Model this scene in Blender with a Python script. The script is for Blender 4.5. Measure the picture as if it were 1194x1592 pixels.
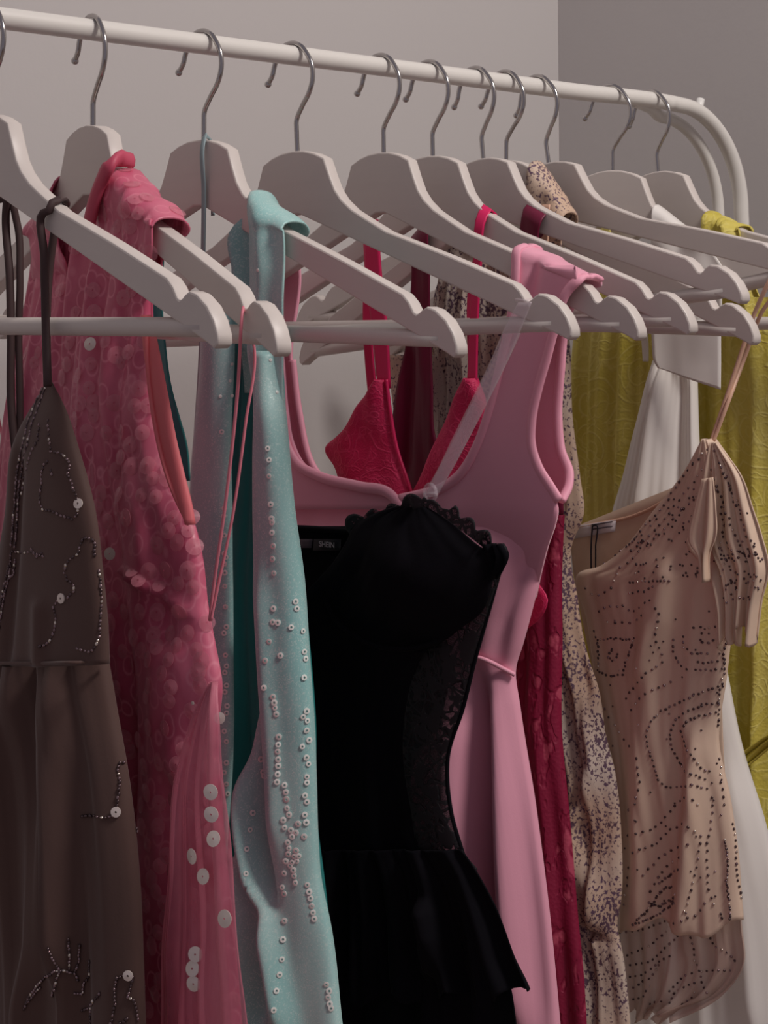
import bpy, bmesh, math, random
import numpy as np
from mathutils import Vector, Matrix, noise
from mathutils.bvhtree import BVHTree

for o in list(bpy.data.objects):
    bpy.data.objects.remove(o)
SC = bpy.context.scene
COL = SC.collection
R = random.Random(7)

# ------------------------------------------------------------------ camera
FPX, CW, CH = 2764.9, 1194.0, 1592.0        # focal length in pixels, frame
HORIZ = 492.2                               # image row of the horizon
CROLL, RYAW = 0.0079, 0.7687                # camera roll, heading away from the +Y axis
CAMZ = 1.326
cam_data = bpy.data.cameras.new('camera')
cam = bpy.data.objects.new('camera', cam_data)
COL.objects.link(cam)
cam.location = (0, 0, CAMZ)
cam.matrix_world = (Matrix.Translation((0, 0, CAMZ)) @ Matrix.Rotation(-RYAW, 4, 'Z')
                    @ Matrix.Rotation(math.pi / 2, 4, 'X') @ Matrix.Rotation(-CROLL, 4, 'Z'))
cam_data.sensor_fit = 'VERTICAL'
cam_data.sensor_height = 36.0
cam_data.lens = FPX / CH * 36.0
cam_data.shift_y = -(CH / 2 - HORIZ) / CH
cam_data.clip_start = 0.01
SC.camera = cam

# ------------------------------------------------------------------ light
wd = bpy.data.worlds.new('world')
SC.world = wd
wd.use_nodes = True
wd.node_tree.nodes['Background'].inputs[0].default_value = (0.88, 0.80, 0.92, 1)
wd.node_tree.nodes['Background'].inputs[1].default_value = 0.22

def area_light(name, loc, target, size, power, color):
    d = bpy.data.lights.new(name, 'AREA')
    d.shape = 'DISK'
    d.size = size
    d.energy = power
    d.color = color
    o = bpy.data.objects.new(name, d)
    COL.objects.link(o)
    o.location = loc
    o.rotation_euler = (Vector(target) - Vector(loc)).to_track_quat('-Z', 'Y').to_euler()
    return o
area_light('ceiling_lamp_light', (0.98, -0.45, 2.65), (0.95, 0.9, 1.3), 0.45, 22, (1.0, 0.93, 0.88))

SC.view_settings.view_transform = 'Standard'
SC.view_settings.look = 'None'
SC.view_settings.gamma = 1
SC.view_settings.use_curve_mapping = False
SC.view_settings.exposure = 0.0

# ------------------------------------------------------------------ materials
def lin(c):
    r = []
    for v in c:
        v /= 255.0
        r.append(v / 12.92 if v <= 0.04045 else ((v + 0.055) / 1.055) ** 2.4)
    return tuple(r) + (1,)

class NT:
    def __init__(s, name):
        s.m = bpy.data.materials.new(name)
        s.m.use_nodes = True
        s.t = s.m.node_tree
        s.b = s.t.nodes['Principled BSDF']
        s.out = s.t.nodes['Material Output']
        s.co = s.t.nodes.new('ShaderNodeTexCoord').outputs['Object']
    def n(s, kind, ins=None, **kw):
        x = s.t.nodes.new(kind)
        for k, v in kw.items():
            setattr(x, k, v)
        for k, v in (ins or {}).items():
            if hasattr(v, 'is_output'):
                s.t.links.new(v, x.inputs[k])
            else:
                x.inputs[k].default_value = v
        return x
    def noise(s, scale, detail=3, rough=.5, vec=None):
        return s.n('ShaderNodeTexNoise', {'Vector': vec or s.co, 'Scale': scale, 'Detail': detail, 'Roughness': rough}).outputs['Fac']
    def voro(s, scale, feature='F1', vec=None, out='Distance', rnd=1.0):
        v = s.n('ShaderNodeTexVoronoi', {'Vector': vec or s.co, 'Scale': scale, 'Randomness': rnd}, feature=feature)
        return v.outputs[out]
    def stretch(s, sc):
        return s.n('ShaderNodeMapping', {'Vector': s.co, 'Scale': sc}).outputs['Vector']
    def warp(s, scale, amt, vec=None):
        nz = s.n('ShaderNodeTexNoise', {'Vector': vec or s.co, 'Scale': scale, 'Detail': 2}).outputs['Color']
        sc = s.n('ShaderNodeVectorMath', {0: nz, 1: (amt, amt, amt)}, operation='MULTIPLY').outputs[0]
        return s.n('ShaderNodeVectorMath', {0: vec or s.co, 1: sc}, operation='ADD').outputs[0]
    def ramp(s, fac, stops, interp='LINEAR'):
        r = s.n('ShaderNodeValToRGB', {'Fac': fac})
        cr = r.color_ramp
        cr.interpolation = interp
        while len(cr.elements) < len(stops):
            cr.elements.new(.5)
        for e, (p, c) in zip(cr.elements, stops):
            e.position = p
            e.color = c if len(c) == 4 else tuple(c) + (1,)
        return r.outputs['Color']
    def mix(s, fac, a, b):
        x = s.n('ShaderNodeMix', data_type='RGBA')
        for sock, v in ((x.inputs[0], fac), (x.inputs[6], a), (x.inputs[7], b)):
            if hasattr(v, 'is_output'):
                s.t.links.new(v, sock)
            else:
                sock.default_value = v
        return x.outputs[2]
    def math(s, op, a, b=0.0):
        return s.n('ShaderNodeMath', {0: a, 1: b}, operation=op).outputs[0]
    def set(s, **kw):
        for k, v in kw.items():
            k = k.replace('_', ' ')
            if hasattr(v, 'is_output'):
                s.t.links.new(v, s.b.inputs[k])
            else:
                s.b.inputs[k].default_value = v
        return s
    def bump(s, h, strength, dist=.001):
        b = s.n('ShaderNodeBump', {'Height': h, 'Strength': strength, 'Distance': dist})
        s.t.links.new(b.outputs['Normal'], s.b.inputs['Normal'])
        return s
    def alpha(s, a):
        s.set(Alpha=a)
        return s
    def translucent(s, fac, color):
        tr = s.n('ShaderNodeBsdfTranslucent')
        if hasattr(color, 'is_output'):
            s.t.links.new(color, tr.inputs[0])
        else:
            tr.inputs[0].default_value = color
        mx = s.n('ShaderNodeMixShader', {0: fac})
        s.t.links.new(s.b.outputs[0], mx.inputs[1])
        s.t.links.new(tr.outputs[0], mx.inputs[2])
        s.t.links.new(mx.outputs[0], s.out.inputs[0])
        return s
BLK, WHT = (0, 0, 0, 1), (1, 1, 1, 1)
M = {}
def plain(key, rgb, rough=.5, **kw):
    t = NT(key)
    t.set(Base_Color=lin(rgb), Roughness=rough, **kw)
    M[key] = t.m
    return t

t = NT('wall_paint'); t.set(Base_Color=t.mix(t.noise(2.2, 3), lin((190, 185, 184)), lin((197, 192, 190))), Roughness=.85).bump(t.noise(160, 3), .12, .001); M['wall'] = t.m
t = NT('floor_boards'); t.set(Base_Color=t.mix(t.noise(6, 4, .6, t.stretch((1, 14, 1))), lin((150, 128, 112)), lin((175, 152, 134))), Roughness=.5); M['floor'] = t.m
t = NT('white_tube_paint'); t.set(Base_Color=lin((226, 222, 216)), Roughness=.28).bump(t.noise(300, 2), .03, .0005); M['tube'] = t.m
t = NT('painted_wood'); t.set(Base_Color=t.mix(t.noise(9, 4, .6, t.stretch((1, 1, 6))), lin((208, 198, 193)), lin((220, 211, 204))), Roughness=.42).bump(t.noise(220, 3, .6, t.stretch((1, .25, 1))), .05, .0006); M['wood'] = t.m
plain('chrome', (190, 186, 184), .16, Metallic=1.0)
plain('white_plastic', (232, 230, 226), .35)
plain('strap_brown', (66, 46, 46), .7)
plain('bead', (150, 128, 132), .18, Metallic=.85)
plain('bead_dark', (98, 82, 84), .2, Metallic=.8)
plain('bead_bright', (225, 215, 205), .12, Metallic=.9)
plain('pearl_disc', (235, 222, 214), .22, Metallic=.25)
t = NT('brown_chiffon'); t.set(Base_Color=t.mix(t.noise(16, 3), lin((76, 51, 46)), lin((90, 63, 55))), Roughness=.75, Sheen_Weight=.25).bump(t.noise(700, 2), .15, .0004); M['brown'] = t.m

t = NT('pink_sequin_tulle')
nz = t.noise(26, 4, .6, t.stretch((1, 1, .55)))
v = t.voro(95, 'F1', t.stretch((1, 1, .75)))
c1 = t.mix(t.ramp(nz, [(.3, BLK), (.7, WHT)]), lin((184, 62, 98)), lin((222, 116, 142)))
c2 = t.mix(t.ramp(v, [(.35, BLK), (.42, WHT), (.5, BLK)]), c1, lin((232, 140, 160)))
t.set(Base_Color=t.mix(.75, c1, c2), Roughness=.42, Coat_Weight=.2, Coat_Roughness=.35).bump(t.math('ADD', t.math('MULTIPLY', v, .4), nz), .35, .0015)
M['pinkseq'] = t.m
t = NT('pink_tulle_overlay'); nz = t.noise(40, 4, .6, t.stretch((1, 1, .2)))
t.set(Base_Color=t.mix(nz, lin((214, 92, 124)), lin((240, 160, 176))), Roughness=.5, Alpha=t.ramp(nz, [(.3, (.35, .35, .35)), (.8, (.75, .75, .75))])).bump(nz, .4, .002); M['pinkover'] = t.m
t = plain('pink_paillette', (236, 150, 168), .3, Alpha=.26, Coat_Weight=.4); M['paillette'] = t.m
t = plain('salmon_lining', (226, 112, 118), .6); t.bump(t.noise(240, 2, .5, t.stretch((1, 1, .1))), .15, .001)
plain('pink_band', (196, 76, 102), .55)
plain('pink_cord', (226, 130, 146), .5)

t = NT('teal_sequin_knit')
fine = t.voro(1500, 'F1', out='Color'); gl = t.n('ShaderNodeSeparateColor', {0: fine}).outputs[0]
spark = t.math('MULTIPLY', t.ramp(gl, [(.70, BLK), (1.0, WHT)]), .55)
big = t.noise(18, 3, .6, t.stretch((1, 1, .35)))
cb = t.mix(t.ramp(big, [(.3, BLK), (.7, WHT)]), lin((138, 198, 196)), lin((184, 222, 218)))
t.set(Base_Color=t.mix(spark, cb, lin((226, 244, 238))), Roughness=.38, Sheen_Weight=.3, Metallic=t.math('MULTIPLY', spark, .3)).bump(gl, .25, .0006)
M['teal'] = t.m
t = plain('teal_shaded', (46, 138, 136), .55); t.bump(t.noise(60, 3, .5, t.stretch((1, 1, .2))), .3, .002)  # deep shade inside the teal dress, painted in as a darker teal
plain('grey_teal_ribbon', (140, 158, 162), .55)
plain('ring_sequin', (240, 246, 240), .2, Coat_Weight=.6)

t = NT('black_jersey'); t.set(Base_Color=t.mix(t.noise(30, 2), (.003, .0026, .0045, 1), (.005, .0045, .007, 1)), Roughness=.9, Specular_IOR_Level=.12).bump(t.noise(500, 2), .2, .0005); M['black'] = t.m
def lace(key, base, thresh, scale, wamt=.02, lo=0.0, light=None):
    t = NT(key)
    w = t.warp(scale * .35, wamt)
    e = t.voro(scale, 'DISTANCE_TO_EDGE', w)
    fl = t.noise(scale * .55, 2, .5, t.warp(30, .02))
    net = t.voro(scale * 7, 'DISTANCE_TO_EDGE')
    a1 = t.ramp(e, [(thresh, WHT), (thresh * 1.6, BLK)])
    a2 = t.ramp(fl, [(.52, BLK), (.56, WHT)])
    a3 = t.ramp(net, [(.10, WHT), (.16, BLK)])
    a = t.math('MAXIMUM', t.math('MAXIMUM', a1, a2), t.math('MULTIPLY', a3, .8))
    a = t.math('MAXIMUM', a, lo)
    pat = t.math('MAXIMUM', a1, a2)
    t.set(Base_Color=t.mix(pat, base, light or base), Roughness=.7, Alpha=a).bump(pat, .6, .001)
    M[key] = t.m
lace('black_lace', (.004, .0035, .006, 1), .06, 130, lo=.50)
lace('black_lace_trim', (.006, .005, .008, 1), .14, 170, lo=.25)
t = NT('burgundy_lace'); fl = t.noise(95, 2, .5, t.warp(40, .012, t.stretch((1, 1, .5)))); net = t.voro(420, 'F1')
t.set(Base_Color=t.mix(t.ramp(fl, [(.60, BLK), (.65, WHT)]), lin((138, 10, 56)), lin((182, 70, 96))), Roughness=.6).bump(t.math('ADD', t.ramp(fl, [(.54, WHT), (.58, BLK)]), t.math('MULTIPLY', net, .3)), .6, .001); M['burgundy_lace'] = t.m
def flower_lace(key, base, light, sc, rough=.65):
    t = NT(key)
    w = t.warp(sc * .5, .03)
    v = t.voro(sc, 'F1', w)
    rings = t.ramp(t.math('PINGPONG', t.math('MULTIPLY', v, 2.6), .5), [(.0, WHT), (.10, BLK), (.42, BLK), (.5, (.6, .6, .6))])
    cont = t.ramp(t.math('PINGPONG', t.math('MULTIPLY', t.noise(sc * .8, 3), 7.0), .5), [(.0, WHT), (.12, BLK)])
    cloud = t.ramp(t.noise(sc * .4, 3), [(.35, BLK), (.7, WHT)])
    pat = t.math('MAXIMUM', t.math('MULTIPLY', rings, .8), t.math('MULTIPLY', cont, .6))
    mesh_ = t.voro(sc * 14, 'F1')
    c = t.mix(t.math('MULTIPLY', cloud, .45), base, light)
    c = t.mix(t.math('MULTIPLY', pat, .55), c, light)
    t.set(Base_Color=c, Roughness=rough).bump(t.math('ADD', pat, t.math('MULTIPLY', mesh_, .5)), .45, .0010)
    M[key] = t.m
flower_lace('yellow_lace', lin((202, 185, 74)), lin((234, 222, 140)), 30)
flower_lace('hot_pink_lace', lin((206, 20, 84)), lin((246, 84, 134)), 52)
t = plain('pink_jersey', (243, 168, 190), .62, Sheen_Weight=.25); t.bump(t.noise(900, 2), .12, .0004)
t = plain('pink_binding', (245, 170, 191), .6); t.bump(t.noise(300, 2), .1, .0005)
t = plain('hot_pink_satin', (222, 32, 98), .4)
t = plain('burgundy_satin', (112, 6, 52), .5); t.bump(t.noise(200, 2, .5, t.stretch((1, 1, .1))), .3, .001)

t = NT('floral_chiffon')
n1 = t.noise(24, 3, .6); sp = t.noise(480, 2, .55, t.stretch((1, 1, .8)))
dens = t.ramp(n1, [(.34, (.0, 0, 0)), (.62, (.15, .15, .15))])
mask = t.ramp(t.math('ADD', sp, dens), [(.60, BLK), (.68, WHT)])
ink = t.mix(t.noise(50, 2), lin((92, 62, 62)), lin((104, 80, 108)))
base = t.mix(t.ramp(t.noise(9, 2), [(.4, BLK), (.65, WHT)]), lin((206, 176, 152)), lin((212, 200, 188)))
t.set(Base_Color=t.mix(mask, base, ink), Roughness=.65).bump(t.noise(90, 3), .3, .0015); M['floral'] = t.m
t = NT('nude_mesh'); nz = t.noise(36, 3, .5, t.stretch((1, 1, .25)))
t.set(Base_Color=t.mix(nz, lin((218, 188, 164)), lin((234, 208, 186))), Roughness=.6).bump(t.noise(90, 3, .5, t.stretch((1, 1, .5))), .2, .0015); M['nude'] = t.m
t = NT('nude_sheer'); t.set(Base_Color=t.mix(t.noise(30, 3), lin((206, 176, 162)), lin((224, 196, 180))), Roughness=.6, Alpha=.62); M['sheer'] = t.m
plain('nude_satin', (226, 182, 156), .4)
t = NT('white_satin'); t.set(Base_Color=t.mix(t.noise(8, 2), lin((236, 230, 224)), lin((243, 238, 233))), Roughness=.34, Sheen_Weight=.2).bump(t.noise(26, 2, .5, t.stretch((1, 1, .4))), .25, .003); M['satin'] = t.m
t = plain('yellow_satin', (196, 182, 70), .42)
plain('label_white', (226, 216, 220), .6)
plain('label_print', (96, 84, 92), .7)
plain('label_black', (30, 28, 34), .7)
plain('black_thread', (34, 24, 34), .6)
t = NT('clear_plastic'); t.set(Base_Color=(.86, .74, .80, 1), Roughness=.14, Alpha=.26, Specular_IOR_Level=.8); M['clear'] = t.m

# ------------------------------------------------------------------ helpers
def link(name, me, mat, parent=None, smooth=True, mw=None):
    o = bpy.data.objects.new(name, me)
    COL.objects.link(o)
    if mat is not None and not me.materials:
        me.materials.append(M[mat] if isinstance(mat, str) else mat)
    if smooth:
        me.polygons.foreach_set('use_smooth', [True] * len(me.polygons))
    if parent is not None:
        o.parent = parent
    return o
def mesh(name, v, f):
    me = bpy.data.meshes.new(name)
    me.from_pydata([tuple(p) for p in v], [], f)
    me.update()
    return me
def empty(name, loc, rot=(0, 0, 0)):
    o = bpy.data.objects.new(name, None)
    o.empty_display_size = .05
    COL.objects.link(o)
    o.location = loc
    o.rotation_euler = rot
    return o
def tag(o, label, cat, group=None):
    o['label'] = label
    o['category'] = cat
    if group:
        o['group'] = group
    return o
def box(name, a, b, mat, parent=None, bev=0):
    bm = bmesh.new()
    bmesh.ops.create_cube(bm, size=1)
    for v in bm.verts:
        v.co = Vector([(a[i] + b[i]) / 2 + v.co[i] * (b[i] - a[i]) for i in range(3)])
    if bev:
        bmesh.ops.bevel(bm, geom=bm.edges[:], offset=bev, segments=2, affect='EDGES', profile=.5)
    me = bpy.data.meshes.new(name)
    bm.to_mesh(me)
    bm.free()
    return link(name, me, mat, parent, smooth=False)
def catmull(P, n):
    """n points along a centripetal-ish Catmull-Rom through the rows of P (any trailing shape)."""
    P = np.asarray(P, float)
    k = len(P)
    d = np.sqrt(((P[1:] - P[:-1]) ** 2).reshape(k - 1, -1).sum(1)) + 1e-9
    cu = np.concatenate([[0], np.cumsum(d)])
    T = np.linspace(0, cu[-1], n)
    m = np.zeros_like(P)
    for i in range(k):
        if i == 0: m[i] = (P[1] - P[0]) / d[0]
        elif i == k - 1: m[i] = (P[-1] - P[-2]) / d[-1]
        else:
            a, b = (P[i] - P[i-1]) / d[i-1], (P[i+1] - P[i]) / d[i]
            m[i] = (a * d[i] + b * d[i-1]) / (d[i] + d[i-1])
    out = []
    for t in T:
        i = min(int(np.searchsorted(cu, t, 'right')) - 1, k - 2)
        h = d[i]; x = (t - cu[i]) / h
        out.append((2*x**3-3*x**2+1)*P[i] + (x**3-2*x**2+x)*h*m[i] + (-2*x**3+3*x**2)*P[i+1] + (x**3-x**2)*h*m[i+1])
    return np.array(out)
def tube_mesh(name, path, r, nseg=10, n=None, cap=True, flat=1.0, rr=None):
    P = catmull(path, n or max(8, len(path) * 6)) if len(path) > 2 else np.asarray(path, float)
    V, F = [], []
    k = len(P)
    T = np.gradient(P, axis=0)
    ref = np.array([1., 0.02, 0.01])
    for i in range(k):
        t = T[i] / (np.linalg.norm(T[i]) + 1e-12)
        a = np.cross(t, ref)
        if np.linalg.norm(a) < .05:
            a = np.cross(t, [0, 0, 1.])
        a /= np.linalg.norm(a)
        b = np.cross(t, a)
        q = r if rr is None else r * np.interp(i / (k - 1), *rr)
        for j in range(nseg):
            an = 2 * math.pi * j / nseg
            V.append(P[i] + q * (math.cos(an) * a + flat * math.sin(an) * b))
    for i in range(k - 1):
        for j in range(nseg):
            j2 = (j + 1) % nseg
            F.append((i * nseg + j, i * nseg + j2, (i + 1) * nseg + j2, (i + 1) * nseg + j))
    if cap:
        F.append(tuple(range(nseg - 1, -1, -1)))
        F.append(tuple((k - 1) * nseg + j for j in range(nseg)))
    return mesh(name, V, F)

# ------------------------------------------------------------------ rail frame
RX0, RY = 1.2395 * math.sin(RYAW), 1.2395 * math.cos(RYAW)
RZ = CAMZ + 0.174
RAILR = 0.0065
cr, sr = math.cos(CROLL), math.sin(CROLL)
cy, sy = math.cos(RYAW), math.sin(RYAW)
def ray(x, y):
    a, b = (x - CW / 2) / FPX, (HORIZ - y) / FPX
    X, Z = a * cr + b * sr, -a * sr + b * cr
    return np.array([X * cy + sy, -X * sy + cy, Z])
HANG = [(-0.3142, -0.0112, -0.0040, -0.0043), (-0.2419, -0.1509, -0.0215, -0.0030), (-0.1569, 0.0541, -0.0212, 0.0003),
        (-0.0813, 0.1011, 0.0329, 0.0034), (0.0003, 0.0417, 0.0077, -0.0007), (0.0485, 0.0488, 0.0195, -0.0010),
        (0.0963, -0.0091, 0.1051, -0.0009), (0.1298, 0.0574, -0.0272, -0.0029), (0.1651, 0.0284, 0.1642, -0.0007),
        (0.2549, 0.1897, -0.0060, -0.0014), (0.3063, 0.0271, 0.0930, -0.0023)]
HL, TH = 0.0605, 0.0097
OUT = [(0, 0), (.010, .0008), (.019, .0032), (.0275, .0072), (.0325, .0200), (.0363, .0285), (.0416, .0354), (.050, .0425), (.058, .0472),
       (.0787, .0588), (.103, .0678), (.130, .0780), (.1762, .0968), (.1811, .1013), (.1848, .1070), (.1868, .1080), (.1888, .1072), (.1910, .1054), (.1945, .1037),
       (.2005, .1052), (.2087, .1110), (.2140, .1180), (.2170, .1250), (.2172, .1295), (.2142, .1318), (.2086, .1290)]
TOPU = [p[0] for p in OUT[:22]]
TOPV = [p[1] for p in OUT[:22]]

class Hg:
    """Local frame of one hanger: u along its arms (toward the room), v down from the rail, w along the rail."""
    def __init__(s, i):
        p, s.yaw, s.roll, s.dl = HANG[i]
        s.R0 = np.array([RX0 + p, RY, RZ])
        s.w = np.array([math.cos(s.yaw), math.sin(s.yaw), 0])
        s.u = np.array([math.sin(s.yaw), -math.cos(s.yaw), 0])
        s.C = np.array([0, 0, CAMZ]) - s.R0
        s.loc = tuple(s.R0)
    def px(s, x, y, w=0.0):
        d = ray(x, y)
        t = (w - s.C @ s.w) / (d @ s.w)
        P = s.C + d * t
        return np.array([P @ s.u, -P[2], w])
    def top(s, u):
        """height (v) of the arm's upper edge at u, with the hanger's tilt"""
        v = HL + s.dl + np.interp(abs(u), TOPU, TOPV)
        return v * math.cos(s.roll) - u * math.sin(s.roll)
    def lray(s, x, y):
        d = ray(x, y)
        o = np.array([s.C @ s.w, -(s.C @ s.u), s.C[2]])
        return Vector(o), Vector((d @ s.w, -(d @ s.u), d[2])).normalized()
HG = [Hg(i) for i in range(11)]
def L3(P):
    """(u,v,w) -> mesh coordinates (w,-u,-v)"""
    P = np.asarray(P)
    return np.stack([P[..., 2], -P[..., 0], -P[..., 1]], -1)

# ------------------------------------------------------------------ setting
WX, WY = 1.4035, 1.19
def struct(o):
    o['kind'] = 'structure'
    return o
struct(box('floor', (-1.6, -2.2, -.05), (WX, WY, 0), 'floor'))
struct(box('wall_back', (-1.6, WY, -.05), (WX + .1, WY + .1, 2.7), 'wall'))
struct(box('wall_right', (WX, -2.2, -.05), (WX + .1, WY, 2.7), 'wall'))
struct(box('baseboard_back', (-1.6, WY - .014, 0), (WX, WY, .09), 'white_plastic'))
struct(box('baseboard_right', (WX - .014, -2.2, 0), (WX, WY - .014, .09), 'white_plastic'))

rack = empty('clothes_rack', (RX0, RY, 0))
tag(rack, 'white tubular clothes rack with a bent end carrying all the hangers', 'clothes rack')
def arcpath(p0, rad, y, z0, zb, sgn):
    pts = [(p0, y, z0)]
    for k in range(1, 13):
        a = k / 12 * math.pi / 2
        pts.append((p0 + sgn * rad * math.sin(a), y, z0 - rad * (1 - math.cos(a))))
    pts.append((p0 + sgn * rad, y, zb))
    return pts
PE, RB = 0.345, 0.086
def poly_tube(name, pts, r, parent, mat='tube', seg=20, n=None):
    return link(name, tube_mesh(name, pts, r, seg, n=n or len(pts) * 6), mat, parent)
ra = arcpath(-.80, RB, 0, RZ, RZ - .35, -1)[::-1] + [(-.4, 0, RZ), (0, 0, RZ), (.2, 0, RZ)] + arcpath(PE, RB, 0, RZ, RZ - .35, 1)
e1 = poly_tube('rail', ra, RAILR, rack, n=420)
for sx in (PE + RB, -.80 - RB):
    poly_tube('leg', [(sx, 0, RZ - .34), (sx, 0, .8), (sx, 0, .012)], RAILR * 1.1, rack)
br = [(PE - .06, .002, RZ - .001), (PE - .03, .008, RZ - .004)] + arcpath(PE - .006, RB - .006, .0150, RZ - .009, .012, 1)
poly_tube('brace_tube', br, RAILR * .78, rack, n=300)
for sx in (PE + RB, -.80 - RB):
    poly_tube('foot_bar', [(sx, -.21, .009), (sx, 0, .009), (sx, .21, .009)], .009, rack)
link('plug', tube_mesh('plug', [(PE + .030, .004, RZ - .003), (PE + .034, .004, RZ + .008)], .0035, 10), 'white_plastic', e1)

# ------------------------------------------------------------------ hangers
def hanger_body():
    pts = OUT + [(.004, .0421)]
    ring = [(u, v) for u, v in pts] + [(-u, v) for u, v in reversed(pts[1:])]
    bm = bmesh.new()
    lo = [bm.verts.new((-TH / 2, -u, -v)) for u, v in ring]
    f = bm.faces.new(lo)
    ex = bmesh.ops.extrude_face_region(bm, geom=[f])
    for v in ex['geom']:
        if isinstance(v, bmesh.types.BMVert):
            v.co.x += TH
    bmesh.ops.recalc_face_normals(bm, faces=bm.faces[:])
    es = [e for e in bm.edges if abs(e.verts[0].co.x - e.verts[1].co.x) < 1e-6 and any(len(q.verts) > 4 for q in e.link_faces)]
    bmesh.ops.bevel(bm, geom=es, offset=.0011, segments=2, affect='EDGES', profile=.5)
    bmesh.ops.triangulate(bm, faces=[q for q in bm.faces if len(q.verts) > 4])
    me = bpy.data.meshes.new('body')
    bm.to_mesh(me)
    bm.free()
    return me
HB = hanger_body()
HB.materials.append(M['wood'])
SM = []
for pl in HB.polygons:
    SM.append(abs(pl.normal.x) < .9)
HB.polygons.foreach_set('use_smooth', SM)
DOW = tube_mesh('crossbar', [(0, -.203, 0), (0, 0, 0), (0, .203, 0)], .0050, 14)
HOOKC = [(0, .0450), (.0059, .0342), (.0121, .0264), (.0160, .0162), (.0152, .0068), (.0112, -.0002), (.0062, -.0058), (.0002, -.0084),
         (-.0068, -.0082), (-.0128, -.0045), (-.0165, .0010), (-.0188, .0060), (-.0205, .0108), (-.0246, .0159)]
def ball(c, r, seg=10):
    bm = bmesh.new()
    bmesh.ops.create_uvsphere(bm, u_segments=seg, v_segments=seg - 2, radius=r, matrix=Matrix.Translation(c))
    return bm
HLAB = ['white wooden hanger at the left edge holding the brown beaded dress',
        'white wooden hanger holding the pink sequin dress',
        'white wooden hanger holding the teal sequin dress, ribbon around its hook',
        'white wooden hanger holding the black lace slip by a clear strap',
        'white wooden hanger holding the plain pink jersey dress',
        'white wooden hanger holding the hot pink lace bralette',
        'tilted white wooden hanger holding the burgundy lace dress',
        'white wooden hanger with the speckled floral dress, behind the burgundy strap',
        'steeply tilted white wooden hanger holding the nude beaded top',
        'white wooden hanger holding the white satin blouse',
        'white wooden hanger holding the yellow lace dress, nearest the rack end']
hangers = []
for i, h in enumerate(HG):
    o = empty('clothes_hanger', h.loc, (-h.roll, 0, h.yaw))
    tag(o, HLAB[i], 'hanger', 'white wooden hangers on the rack')
    b = link('body', HB, None, o, smooth=False)
    b.location.z = -(HL + h.dl)
    d = link('crossbar', DOW, 'wood', o)
    d.location.z = -(HL + h.dl + .1215)
    st = [(0, HL + h.dl + .004), (0, HL + h.dl - .004), (0, .0465)] + HOOKC
    pa = [(0, -u, -v) for u, v in st]
    me = tube_mesh('hook', pa, .00165, 10, n=110)
    bm = ball((0, .0248, -.0161), .0024)
    bm.from_mesh(me)
    bm.to_mesh(me)
    bm.free()
    link('hook', me, 'chrome', o)
    hangers.append(o)

# ------------------------------------------------------------------ cloth
def sstep(x, a, b):
    t = np.clip((x - a) / (b - a), 0, 1)
    return t * t * (3 - 2 * t)
def ridge(h, pts, amp, sig, w=0.0, fade=.12, sharp=False):
    """a raised (amp>0, toward the viewer's side) fold that follows a path down the cloth; sig in metres"""
    q = np.array([h.px(x, y, w) for x, y in pts])
    q = q[np.argsort(q[:, 1])]
    v0, v1 = q[0, 1], q[-1, 1]
    L = max(v1 - v0, 1e-4)
    def f(U, V, S, T):
        up = np.interp(V, q[:, 1], q[:, 0])
        env = sstep(V, v0 - fade * L, v0 + fade * L) * (1 - sstep(V, v1 - fade * L, v1 + fade * L))
        x = (U - up) / sig
        pr = np.exp(-np.abs(x) * 1.6) if sharp else np.exp(-x * x)
        return -amp * env * pr
    return f
def bumpf(h, x, y, rx, ry, amp, w=0.0):
    c = h.px(x, y, w)
    a = abs(h.px(x + rx, y, w)[0] - c[0]); b = abs(h.px(x, y + ry, w)[1] - c[1])
    return lambda U, V, S, T: -amp * np.exp(-((U - c[0]) / a) ** 2 - ((V - c[1]) / b) ** 2)
def folds(n, amp, seed, grow=1.0, drift=.3, base=.25):
    rr = random.Random(seed)
    ph = [rr.random() * 6.28 for _ in range(4)]
    def f(U, V, S, T):
        e = base + (1 - base) * T ** grow
        x = 2 * math.pi * n * S
        d = drift * T * 2 * math.pi
        return amp * e * (np.sin(x + ph[0] + d) + .5 * np.sin(1.73 * x + ph[1] - d) + .35 * np.sin(2.9 * x + ph[2] + 1.5 * d)) / 1.4
    return f
def wrinkle(amp, scale, seed, stretch=.35):
    def f(U, V, S, T):
        o = np.zeros(U.shape)
        it = np.nditer(U, flags=['multi_index'])
        for u in it:
            k = it.multi_index
            o[k] = noise.noise((float(u) * scale + seed, float(V[k]) * scale * stretch, seed * 1.7))
        return amp * o
    return f
def bulge(depth, p=4):
    return lambda U, V, S, T: -depth * np.power(np.maximum(1 - np.abs(2 * S - 1) ** p, 0), .5)
def rows_px(h, rows, w=0.0):
    """rows: (xl,yl,xr,yr) or (y,xl,xr), with an optional own w as the last item of a 4+1 or 3+1 tuple given as dict"""
    out = []
    for r in rows:
        if len(r) == 3:
            y, a, b = r
            out.append((h.px(a, y, w), h.px(b, y, w)))
        elif len(r) == 4:
            out.append((h.px(r[0], r[1], w), h.px(r[2], r[3], w)))
        else:
            out.append((h.px(r[0], r[1], r[4]), h.px(r[2], r[3], r[4])))
    return np.array(out)
def hem(n, amp, seed, start=.6):
    ph = random.Random(seed).random() * 6
    return lambda S, T: amp * sstep(T, start, 1) * (np.sin(2 * math.pi * n * S + ph) + .4 * np.sin(4.7 * math.pi * n * S + ph * 2))
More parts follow.
